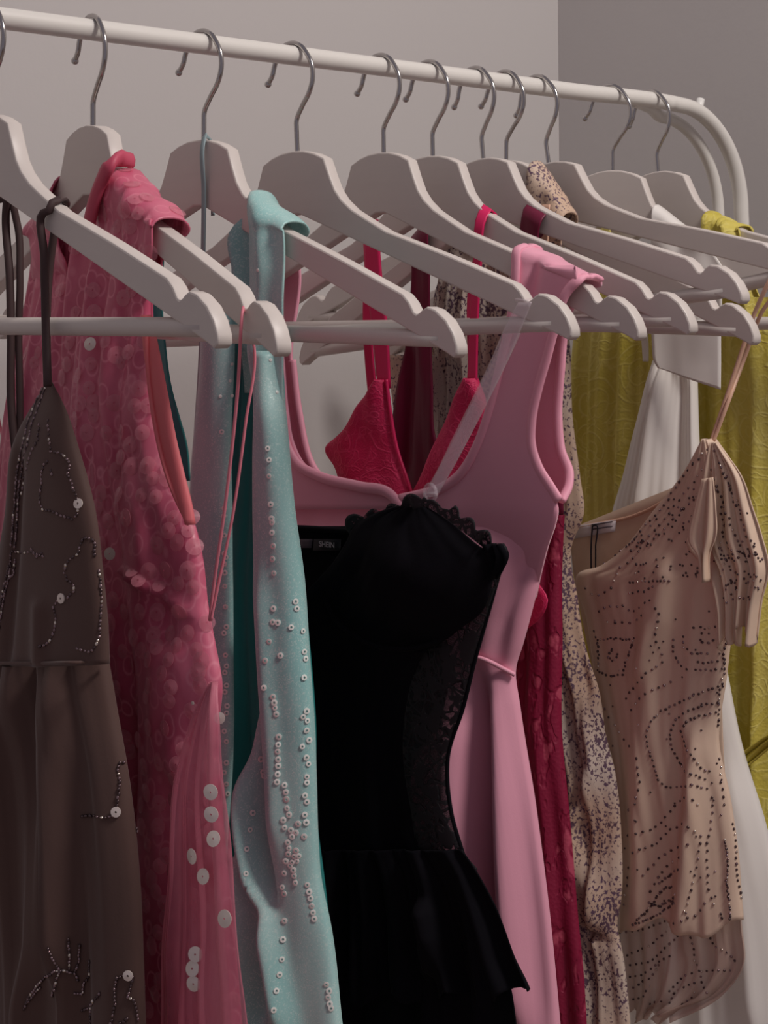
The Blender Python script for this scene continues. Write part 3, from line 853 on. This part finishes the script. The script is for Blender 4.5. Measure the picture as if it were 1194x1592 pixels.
def text(txt, g, h, x, y, hpx, w, mat, parent=None, dx=1.0):
    c = bpy.data.curves.new('lettering', 'FONT')
    c.body = txt
    c.align_x = 'CENTER'; c.align_y = 'CENTER'
    p = h.px(x, y, w)
    c.size = abs(h.px(x, y + hpx, w)[1] - p[1]) * 1.35
    c.extrude = .00008
    o = bpy.data.objects.new('lettering', c)
    COL.objects.link(o)
    dg = bpy.context.evaluated_depsgraph_get()
    me = bpy.data.meshes.new_from_object(o.evaluated_get(dg))
    bpy.data.objects.remove(o)
    # local text x -> +u (mesh -y), text y -> up, facing -w
    for v in me.vertices:
        a, b, z = v.co
        v.co = Vector((p[2] - z, -(p[0] + a * dx), -p[1] + b))
    me.materials.clear()
    return link('lettering', me, mat, parent or g, smooth=False)
text('SHEIN', g, h, 508, 847, 9, .0088, 'label_white', lb)
sheet('care_label', g, h, [(838, 466, 486), (852, 464, 484)], 'label_print', w=.0095, nc=4, nr=4, thick=.0004)

# ---- plain pink jersey dress (hanger 4)
g, h = garment('jersey_dress', 4, 'plain bubblegum pink sleeveless bodycon dress behind the black slip', 'dress')
low = [(786, 352, 868), (810, 354, 866), (860, 366, 851), (930, 388, 834), (1000, 402, 815), (1040, 408, 803), (1100, 402, 809), (1250, 388, 832), (1400, 372, 852), (1592, 352, 871), (1720, 344, 882)]
tube_cloth('body', g, h, low, 'pink_jersey', depth=.022, nc=110, nr=110, p=3, top=.1,
     front=[ridge(h, [(868, 790), (840, 860), (815, 950), (795, 1040)], .010, .012), ridge(h, [(835, 860), (805, 960), (788, 1045)], -.010, .006), ridge(h, [(788, 1060), (800, 1200), (815, 1400), (835, 1592)], .014, .009), ridge(h, [(800, 1080), (825, 1250), (845, 1450), (855, 1592)], -.009, .005),
            ridge(h, [(765, 1060), (770, 1250), (778, 1592)], -.016, .011), ridge(h, [(735, 1100), (735, 1300), (740, 1592)], .010, .012), ridge(h, [(690, 1250), (690, 1592)], -.010, .014), bumpf(h, 760, 860, 70, 70, .012), folds(4, .003, 51)], back=[folds(4, .004, 52)])
upr = [(560, 930, 834, 930, .006), (570, 890, 842, 890, -.003), (580, 850, 852, 850, -.008), (600, 815, 864, 815, -.011), (792, 622, 868), (772, 640, 864), (756, 678, 856), (735, 708, 842), (700, 732, 828), (650, 752, 826), (600, 765, 838), (550, 777, 851), (500, 790, 865), (450, 797, 884), (415, 802, 896)]
saddle('shoulder', g, h, (802, 394, 899, 432), upr, 'pink_jersey', back=[(817, 440, 900, 450), (490, 806, 882), (520, 800, 877), (576, 795, 871), (650, 792, 867), (700, 790, 873), (738, 790, 886), (778, 790, 874)],
       rise=.007, bulge_w=.012, nc=40, nr=130, thick=.0020, disp=[wrinkle(.002, 26, 3), ridge(h, [(845, 395), (842, 430), (835, 470)], -.006, .007)])
upl = [(792, 352, 628), (772, 345, 614), (757, 338, 560), (742, 335, 506), (722, 334, 474), (690, 336, 457), (640, 345, 448), (560, 360, 441), (480, 372, 432)]
saddle('shoulder', g, h, (352, 425, 428, 392), upl, 'pink_jersey', back=[(560, 372, 454), (640, 360, 465), (725, 350, 486), (778, 350, 560)], rise=.004, bulge_w=.0105, nc=30, nr=90, thick=.0020)
cord('binding', g, h, [(440, 640), (447, 695), (463, 722), (490, 738), (560, 757), (606, 768), (626, 790)], .0040, 'pink_binding', w=-.014, flat=.6)
cord('binding', g, h, [(622, 776), (650, 770), (684, 760), (715, 738), (738, 700), (757, 650), (770, 600), (783, 545), (795, 490), (800, 445), (802, 415)], .0036, 'pink_binding', w=-.0130, flat=.6, post=over_edge(h, 803, 395, .007, .012), n=90)
cord('binding', g, h, [(884, 450), (863, 508), (850, 556), (836, 606), (827, 650), (826, 690), (838, 728), (856, 757), (869, 778)], .0036, 'pink_binding', w=-.0130, flat=.6, pre=over_edge(h, 898, 432, .007, .012)[::-1], n=90)
cord('binding', g, h, [(897, 450, .012), (881, 492, .012), (871, 576, .012), (867, 650, .012), (872, 700, .010), (885, 738, .006), (883, 757, .002), (872, 779, -.006)], .0036, 'pink_binding', flat=.7)
cord('binding', g, h, [(454, 560), (464, 640), (484, 722), (520, 770)], .0036, 'pink_binding', w=.011, flat=.7)
cord('waist_seam', g, h, [(725, 1018, -.020), (755, 1026, -.0175), (783, 1040, -.009), (800, 1049, -.004)], .0015, 'pink_binding')

# ---- hot pink lace bralette (hanger 5)
g, h = garment('lace_bralette', 5, 'hot pink lace triangle bralette on thin straps above the pink neckline', 'bralette')
sheet('cup', g, h, [(590, 592, 602), (625, 562, 607), (670, 534, 613), (698, 506, 619), (725, 519, 627), (748, 527, 635), (790, 540, 655), (850, 545, 690)], 'hot_pink_lace', w=-.006, nc=26, nr=50, disp=[bulge(.008, 2), wrinkle(.003, 60, 3)])
sheet('cup', g, h, [(588, 728, 744), (625, 706, 758), (660, 690, 762), (710, 668, 756), (770, 640, 752), (850, 600, 800)], 'hot_pink_lace', w=-.006, nc=26, nr=50, disp=[bulge(.008, 2), wrinkle(.003, 60, 5)])
sheet('band', g, h, [(870, 540, 812), (905, 536, 836), (932, 534, 853), (958, 534, 844), (979, 536, 818)], 'hot_pink_lace', w=-.004, nc=40, nr=14, disp=[wrinkle(.002, 60, 5)])
cord('seam', g, h, [(601, 590), (607, 640), (618, 700), (634, 748), (648, 790)], .0013, 'hot_pink_satin', w=-.010)
ul = h.px(578, 385, -.008)[0]
tl = h.top(ul)
strap('strap', g, h, None, 'hot_pink_satin', rows3=np.array([(h.px(588, 604, -.009), h.px(607, 604, -.009)), (h.px(580, 520, -.008), h.px(603, 520, -.008)), (h.px(567, 400, -.008), h.px(591, 400, -.008)),
      (np.array([ul - .007, tl + .002, -.007]), np.array([ul + .007, tl + .005, -.007])), (np.array([ul - .007, tl - .004, 0]), np.array([ul + .007, tl, 0])), (np.array([ul - .012, tl + .006, .007]), np.array([ul + .000, tl + .006, .007])), (np.array([ul - .019, tl + .03, .007]), np.array([ul - .009, tl + .03, .007])), (np.array([ul - .008, tl + .19, .003]), np.array([ul + .001, tl + .19, .003]))]))
ur = h.px(748, 330, -.008)[0]
tr_ = h.top(ur)
strap('strap', g, h, None, 'hot_pink_satin', rows3=np.array([(h.px(727, 600, -.009), h.px(741, 600, -.009)), (h.px(732, 480, -.008), h.px(744, 480, -.008)), (h.px(737, 400, -.008), h.px(749, 400, -.008)),
      (np.array([ur - .004, tr_ + .001, -.007]), np.array([ur + .0035, tr_ + .005, -.007])), (np.array([ur - .004, tr_ - .006, 0]), np.array([ur + .0035, tr_ - .002, 0])), (np.array([ur - .004, tr_ + .002, .007]), np.array([ur + .0035, tr_ + .006, .007])), (np.array([ur - .019, tr_ + .03, .007]), np.array([ur - .0125, tr_ + .03, .007])), (np.array([ur - .026, tr_ + .12, .007]), np.array([ur - .020, tr_ + .12, .007]))]))

# ---- burgundy lace dress (hanger 6)
g, h = garment('lace_dress', 6, 'burgundy floral lace dress, narrow strip between pink and floral dresses', 'dress')
tube_cloth('body', g, h, [(800, 600, 878), (870, 612, 875), (1000, 630, 875), (1142, 640, 875), (1266, 640, 886), (1406, 640, 898), (1519, 640, 909), (1592, 640, 913), (1720, 640, 920)], 'burgundy_lace', depth=.011, nc=70, nr=70,
     front=[folds(6, .005, 61, 1, .2, .7), wrinkle(.004, 40, 6), ridge(h, [(862, 900), (862, 1200), (880, 1450)], .006, .006)], back=[folds(5, .003, 62)])
saddle('shoulder', g, h, (813, 286, 843, 312), [(800, 720, 876), (650, 782, 872), (500, 796, 860), (420, 803, 848), (365, 807, 838)], 'burgundy_satin', rise=.003, bulge_w=.0085, nc=18, nr=70, disp=[wrinkle(.002, 80, 3, .2)])
saddle('shoulder', g, h, (640, 366, 668, 350), [(800, 596, 760), (740, 604, 700), (690, 609, 680), (600, 618, 673), (548, 627, 669), (480, 637, 666), (420, 641, 668)], 'burgundy_satin', rise=.002, bulge_w=.0080, nc=18, nr=70, disp=[wrinkle(.0025, 70, 4, .2), ridge(h, [(650, 540), (645, 650), (642, 740)], -.004, .005)])

# ---- speckled floral dress (hanger 7)
g, h = garment('floral_dress', 7, 'cream chiffon dress with dark speckled floral print, left of the nude top', 'dress')
tube_cloth('body', g, h, [(405, 690, 868), (440, 684, 872), (540, 678, 886), (650, 676, 890), (740, 676, 901), (800, 680, 907), (850, 686, 888), (930, 690, 896), (1000, 690, 907), (1080, 690, 933), (1142, 690, 942), (1200, 690, 956), (1300, 700, 966), (1400, 700, 966), (1440, 700, 960), (1480, 700, 968), (1592, 700, 980), (1720, 700, 990)],
     'floral', depth=.011, nc=90, nr=120, front=[folds(8, .003, 71, 1, .2, .6), wrinkle(.005, 40, 4, .5), ridge(h, [(895, 900), (905, 1000), (920, 1080)], -.008, .005), ridge(h, [(885, 1290), (915, 1260), (935, 1180), (925, 1120)][::-1], .006, .005), ridge(h, [(900, 1290), (930, 1380), (940, 1440)], .007, .010), ridge(h, [(915, 1440), (950, 1460)], -.01, .012, fade=.4)], back=[folds(5, .004, 72)])
saddle('shoulder', g, h, (824, 264, 876, 330), [(430, 800, 868), (380, 808, 872), (345, 812, 876)], 'floral', rise=.007, bulge_w=.009, nc=20, nr=50, disp=[wrinkle(.005, 90, 3, .8)])
sheet('lining_edge', g, h, [(318, 843, 855), (345, 841, 854), (375, 840, 852), (420, 838, 852)], 'nude_satin', w=-.022, nc=8, nr=14)
saddle('shoulder', g, h, (676, 400, 730, 372), [(470, 684, 760), (420, 684, 748)], 'floral', rise=.003, bulge_w=.009, nc=20, nr=50, disp=[wrinkle(.004, 90, 5, .8)])
sheet('sleeve', g, h, [(552, 600, 690), (580, 604, 692), (620, 612, 696), (670, 622, 700)], 'floral', w=-.004, nc=20, nr=24, disp=[wrinkle(.006, 70, 5)])

# ---- nude beaded top (hanger 8)
g, h = garment('beaded_blouse', 8, 'nude mesh top with metal bead swirls and ruffled shoulder at right', 'blouse')
sheet('back', g, h, [(886, 822, 1062, 752), (888, 850, 1085, 790), (892, 890, 1105, 850), (905, 960, 1125, 940), (930, 1080, 1122, 1080), (955, 1250, 1130, 1250), (966, 1420, 1146, 1420)], 'nude', w=.012, nc=24, nr=50)
cord('neck_seam', g, h, [(886, 822), (930, 814), (985, 802), (1030, 780), (1062, 752)], .0013, 'nude_satin', w=.0115)
front = [(1100, 682, 1112, 682), (1064, 736, 1146, 734), (1022, 790, 1164, 785), (976, 850, 1165, 845), (936, 880, 1160, 895), (900, 894, 1150, 930), (914, 960, 1140, 975), (926, 1050, 1130, 1050), (950, 1150, 1117, 1150), (960, 1250, 1134, 1250), (968, 1330, 1146, 1330), (966, 1400, 1152, 1400), (965, 1438, 1156, 1442)]
sheet('front', g, h, front, 'nude', w=-.010, nc=80, nr=130, key='nude', vd=hem(1.5, .005, 8, .9), disp=[bulge(.010, 3), folds(4, .0010, 81, 1, .2, .5), wrinkle(.003, 26, 6, .5), ridge(h, [(1105, 1130), (1100, 1250), (1085, 1440)], .008, .008), ridge(h, [(1085, 1150), (1078, 1250), (1050, 1440)], -.006, .009), ridge(h, [(1040, 900), (1030, 1100), (1010, 1440)], .006, .010), ridge(h, [(1065, 870), (1055, 960), (1020, 1050)], .006, .008)])
sheet('under_layer', g, h, [(1395, 958, 1150), (1440, 962, 1153), (1500, 968, 1157), (1545, 974, 1125), (1580, 978, 1050)], 'sheer', w=-.004, nc=50, nr=34, key='sheer', vd=hem(2.5, .004, 5, .6), disp=[folds(5, .005, 83, 1, .2, .6), ridge(h, [(1095, 1400), (1070, 1480), (1040, 1590)], .008, .008)])
sheet('ruffle', g, h, [(1104, 688, 1114, 688), (1090, 736, 1150, 738), (1078, 800, 1168, 790), (1070, 850, 1182, 835), (1092, 890, 1192, 882), (1110, 940, 1180, 930), (1116, 1000, 1172, 985)], 'nude', w=-.024, nc=50, nr=60, key='ruf', vd=hem(2.2, .006, 3, .5), disp=[folds(4, .006, 85, .7, .1, .1), ridge(h, [(1092, 720), (1090, 800), (1092, 860)], .012, .005), ridge(h, [(1120, 760), (1125, 860), (1130, 960)], -.008, .006)])
sheet('flounce', g, h, [(1090, 745, 1108, 742), (1076, 790, 1112, 790), (1068, 845, 1111, 838), (1084, 862, 1102, 860), (1094, 905, 1100, 905)], 'nude', w=-.036, nc=20, nr=30, disp=[folds(2, .004, 87, .7, .1, .2)])
u8 = .1868
kn = np.array([u8 * math.cos(h.roll) + (HL + .107) * math.sin(h.roll), (HL + .107) * math.cos(h.roll) - u8 * math.sin(h.roll), 0])
for dxx, ww, rr_ in ((0, -.007, .0016), (5, .008, .0015)):
    cord('strap', g, h, [(1106 + dxx * .6, 686, -.013), (1128 + dxx, 622, -.010), (1150 + dxx * 1.5, 556, ww), (1172 + dxx * 2, 490, ww)], rr_, 'nude_satin', post=[kn + np.array([-.001, .010, ww]), kn + np.array([0, .0015, 0])])
lb = sheet('brand_label', g, h, [(892, 818, 958, 808), (890, 838, 956, 826)], 'label_white', w=.0105, nc=4, nr=4, thick=.0004)
for yy_ in (815, 822):
    cord('label_print', lb, h, [(920, yy_ + 1, .0100), (952, yy_ - 4, .0100)], .0005, 'label_print')
cord('label_thread', g, h, [(919, 886, .009), (919, 850, .009), (921, 818, .009)], .0006, 'black_thread')
cord('label_thread', g, h, [(921, 818, .009), (926, 816, .009), (926, 850, .009), (926, 884, .009)], .0006, 'black_thread')
W = []
def pth(p, st=12): W.append((p, st))
pth([(1108, 690), (1080, 720), (1052, 756), (1030, 790), (1005, 815), (985, 842), (960, 862), (936, 882)], 11)
pth([(1112, 700), (1090, 735), (1062, 770), (1040, 800), (1015, 828), (990, 852)], 12)
pth([(1120, 712), (1105, 745), (1080, 776), (1055, 800), (1030, 826), (1010, 845), (988, 838), (978, 850), (985, 868), (995, 885)], 11)
pth([(912, 915), (928, 928), (948, 918), (958, 900), (965, 882), (985, 872)], 12)
pth([(980, 905), (1000, 904), (1020, 904), (1040, 902)], 6); pth([(978, 922), (1000, 920), (1018, 912)], 8)
pth([(932, 950), (950, 942), (970, 942), (985, 952), (1002, 938), (1020, 930)], 10); pth([(1020, 945), (1026, 960), (1018, 985), (1022, 1005), (1030, 1018)], 11)
pth([(945, 968), (965, 967), (985, 970), (1000, 955)], 12); pth([(925, 980), (930, 1000), (930, 1020)], 11)
pth([(930, 996), (950, 992), (970, 994), (984, 993)], 5); pth([(930, 1000), (932, 1025), (930, 1045), (950, 1050), (970, 1048)], 6); pth([(984, 996), (978, 1015), (972, 1035), (970, 1048)], 6); pth([(952, 1012), (946, 1022), (954, 1028), (962, 1016)], 5)
pth([(1030, 1030), (1015, 1038), (1000, 1050), (985, 1072), (970, 1092)], 10); pth([(1044, 1060), (1020, 1070), (1000, 1080), (985, 1100), (978, 1108)], 11)
pth([(1048, 995), (1048, 1015), (1055, 1032), (1072, 1042)], 9); pth([(1062, 990), (1062, 1005), (1078, 1016), (1100, 1015), (1104, 1012)], 8); pth([(1078, 975), (1100, 975), (1122, 972)], 12); pth([(1092, 985), (1088, 998), (1102, 1000), (1116, 990)], 9); pth([(1085, 1030), (1105, 1030), (1125, 1024)], 8); pth([(1082, 1040), (1105, 1042), (1128, 1038)], 8)
pth([(1128, 960), (1130, 985), (1126, 1010), (1126, 1040), (1120, 1070), (1118, 1100), (1116, 1130)], 8)
pth([(1124, 1065), (1105, 1072), (1080, 1080), (1055, 1094), (1030, 1104), (1012, 1120), (1005, 1140), (1006, 1160), (1015, 1180), (1022, 1210), (1035, 1224), (1055, 1224), (1075, 1220), (1095, 1224), (1104, 1230)], 8)
pth([(1116, 1092), (1095, 1095), (1070, 1105), (1048, 1122), (1042, 1140), (1045, 1165), (1060, 1190), (1070, 1202), (1085, 1205), (1100, 1214)], 8)
pth([(1112, 1108), (1090, 1112), (1068, 1120), (1060, 1135), (1066, 1160), (1078, 1180), (1092, 1195), (1106, 1200)], 8)
pth([(968, 1302), (985, 1296), (1005, 1292), (1025, 1282), (1038, 1265), (1050, 1250), (1065, 1240), (1080, 1245), (1090, 1258)], 11); pth([(985, 1325), (1002, 1318), (1020, 1312), (1032, 1298), (1045, 1288), (1062, 1282), (1080, 1292)], 10)
pth([(1000, 1360), (1015, 1345), (1030, 1330), (1050, 1320), (1070, 1312)], 12); pth([(978, 1350), (975, 1380), (970, 1410)], 14); pth([(1010, 1385), (1025, 1360), (1045, 1340), (1062, 1330)], 12)
pth([(990, 1430), (1003, 1418), (1015, 1405), (1022, 1390), (1035, 1380), (1048, 1378)], 5); pth([(985, 1438), (1005, 1430), (1025, 1420), (1045, 1408), (1050, 1390)], 5); pth([(1010, 1402), (1025, 1410), (1040, 1400), (1052, 1405)], 5); pth([(1025, 1372), (1040, 1362), (1055, 1352)], 6)
pth([(1108, 1240), (1106, 1280), (1100, 1310), (1098, 1340), (1102, 1380), (1112, 1410)], 12); pth([(1128, 1305), (1132, 1340), (1130, 1370), (1134, 1400), (1136, 1430)], 5); pth([(1138, 1280), (1144, 1320), (1146, 1360), (1152, 1400)], 9)
pth([(1090, 1300), (1084, 1340), (1076, 1380), (1064, 1420)], 12); pth([(1118, 1180), (1122, 1220), (1126, 1260)], 12); pth([(935, 1090), (945, 1110), (955, 1125), (970, 1150), (985, 1165)], 14); pth([(990, 1180), (994, 1215), (988, 1250), (976, 1265)], 12)
pth([(1036, 1440), (1060, 1432), (1085, 1420), (1100, 1398)], 12); pth([(1120, 1420), (1130, 1440)], 9)
sp = []
for p, st in W:
    for x, y, a in walk(p, st):
        sp.append((x + R.uniform(-1.2, 1.2), y + R.uniform(-1.2, 1.2), a, R.uniform(1., 1.3), R.uniform(.85, 1.1)))
for _ in range(90):
    sp.append((R.uniform(985, 1100), R.uniform(760, 900), 0, 1, .9))
for _ in range(60):
    sp.append((R.uniform(930, 1130), R.uniform(940, 1430), 0, 1, .8))
bl = [('bead_dark', 6), ('bead', 2), ('bead_bright', .8)]
beads('bead_embroidery', g, h, 'nude', sp, .00105, None, mats=bl)
sp = []
for p in ([(1112, 700), (1125, 735), (1140, 770)], [(1118, 720), (1135, 760), (1155, 800)], [(1105, 730), (1130, 800), (1150, 850)], [(1140, 780), (1150, 790), (1165, 800)], [(1120, 790), (1125, 830), (1118, 860)], [(1125, 870), (1145, 860), (1165, 858), (1184, 870)], [(1112, 872), (1140, 866), (1170, 866)], [(1130, 910), (1150, 900), (1170, 905), (1182, 900)], [(1130, 935), (1150, 928), (1170, 938)], [(1080, 760), (1110, 760), (1130, 766)], [(1150, 800), (1165, 840), (1180, 870)]):
    for x, y, a in walk(p, 9):
        sp.append((x + R.uniform(-2, 2), y + R.uniform(-2, 2), a, 1.1, R.uniform(.8, 1.1)))
for _ in range(60):
    sp.append((R.uniform(1120, 1188), R.uniform(840, 935), 0, 1, .85))
beads('bead_embroidery', g, h, 'ruf', sp, .00105, None, mats=bl)
sp = []
for p in ([(965, 1450), (1000, 1445), (1040, 1430), (1070, 1410)], [(975, 1485), (1010, 1470), (1040, 1445)], [(980, 1500), (1010, 1495), (1030, 1478), (1060, 1450)], [(970, 1520), (1000, 1515), (1025, 1495), (1045, 1485)], [(985, 1535), (1010, 1520), (1025, 1500)], [(975, 1555), (1000, 1550), (1012, 1525)], [(1040, 1540), (1060, 1520), (1080, 1510)], [(1042, 1560), (1045, 1545), (1060, 1535), (1085, 1525)], [(1060, 1560), (1075, 1550), (1080, 1540)], [(1085, 1500), (1092, 1530), (1100, 1545)], [(1090, 1510), (1110, 1508), (1140, 1508)], [(1100, 1450), (1110, 1470), (1130, 1480), (1145, 1495)], [(1070, 1440), (1078, 1470), (1080, 1500)], [(1010, 1560), (1030, 1555)]):
    for x, y, a in walk(p, 9):
        sp.append((x, y, a, 1.1, R.uniform(.8, 1.05)))
beads('bead_embroidery', g, h, 'sheer', sp, .00105, None, mats=bl)

# ---- white satin blouse (hanger 9)
g, h = garment('satin_blouse', 9, 'white satin blouse with pointed collar, between the yellow lace and the nude top', 'blouse')
tube_cloth('body', g, h, [(560, 1018, 1083), (620, 1002, 1085), (680, 985, 1087), (740, 970, 1090), (800, 952, 1096), (900, 940, 1106), (1050, 930, 1132), (1150, 930, 1152), (1290, 930, 1194), (1400, 932, 1216), (1592, 935, 1240), (1720, 935, 1256)], 'satin', depth=.014, nc=60, nr=80,
     front=[ridge(h, [(1035, 580), (1020, 700), (1000, 800)], .008, .010), ridge(h, [(1062, 580), (1060, 680), (1060, 800)], -.008, .008), folds(4, .003, 91), ridge(h, [(1150, 1200), (1165, 1350), (1170, 1592)], .008, .014), wrinkle(.003, 26, 4)], back=[folds(4, .003, 92)])
sheet('collar', g, h, [(1012, 500, 1122, 496), (1014, 535, 1121, 535), (1016, 560, 1120, 575), (1022, 572, 1119, 606)], 'satin', w=-.030, nc=20, nr=24, disp=[wrinkle(.003, 40, 3)])
saddle('shoulder', g, h, (1014, 310, 1056, 346), [(510, 1016, 1122), (460, 1018, 1124), (420, 1016, 1124), (385, 1014, 1100), (355, 1014, 1066)], 'satin', rise=.003, bulge_w=.009, nc=24, nr=60, disp=[wrinkle(.006, 50, 3, .8)])

# ---- yellow lace dress (hanger 10)
g, h = garment('lace_dress', 10, 'mustard yellow floral lace dress hanging last on the rack', 'dress')
tube_cloth('body', g, h, [(462, 905, 1216), (530, 892, 1226), (620, 886, 1232), (760, 884, 1236), (900, 892, 1236), (1000, 900, 1234), (1150, 915, 1228), (1290, 915, 1236), (1450, 905, 1256), (1592, 895, 1275), (1720, 890, 1290)], 'yellow_lace', depth=.013, nc=90, nr=90,
     front=[folds(7, .005, 101, 1, .15, .7), wrinkle(.003, 40, 3)], back=[folds(5, .004, 102)])
saddle('shoulder', g, h, (1090, 322, 1140, 352), [(470, 1086, 1180), (420, 1086, 1160), (380, 1085, 1148), (355, 1087, 1144)], 'yellow_lace', rise=.006, bulge_w=.012, nc=26, nr=60, disp=[folds(2, .006, 7, 1, .1, .9), wrinkle(.004, 80, 3)])
saddle('shoulder', g, h, (905, 400, 950, 370), [(470, 905, 990), (430, 905, 970)], 'yellow_lace', rise=.004, bulge_w=.010, nc=20, nr=50)
sheet('sash', g, h, [(1135, 1188, 1145, 1205), (1170, 1160, 1178, 1180), (1200, 1140, 1204, 1160), (1235, 1130, 1236, 1150)], 'yellow_satin', w=-.030, nc=10, nr=24, disp=[folds(2, .003, 5, 1, .3, 1)])
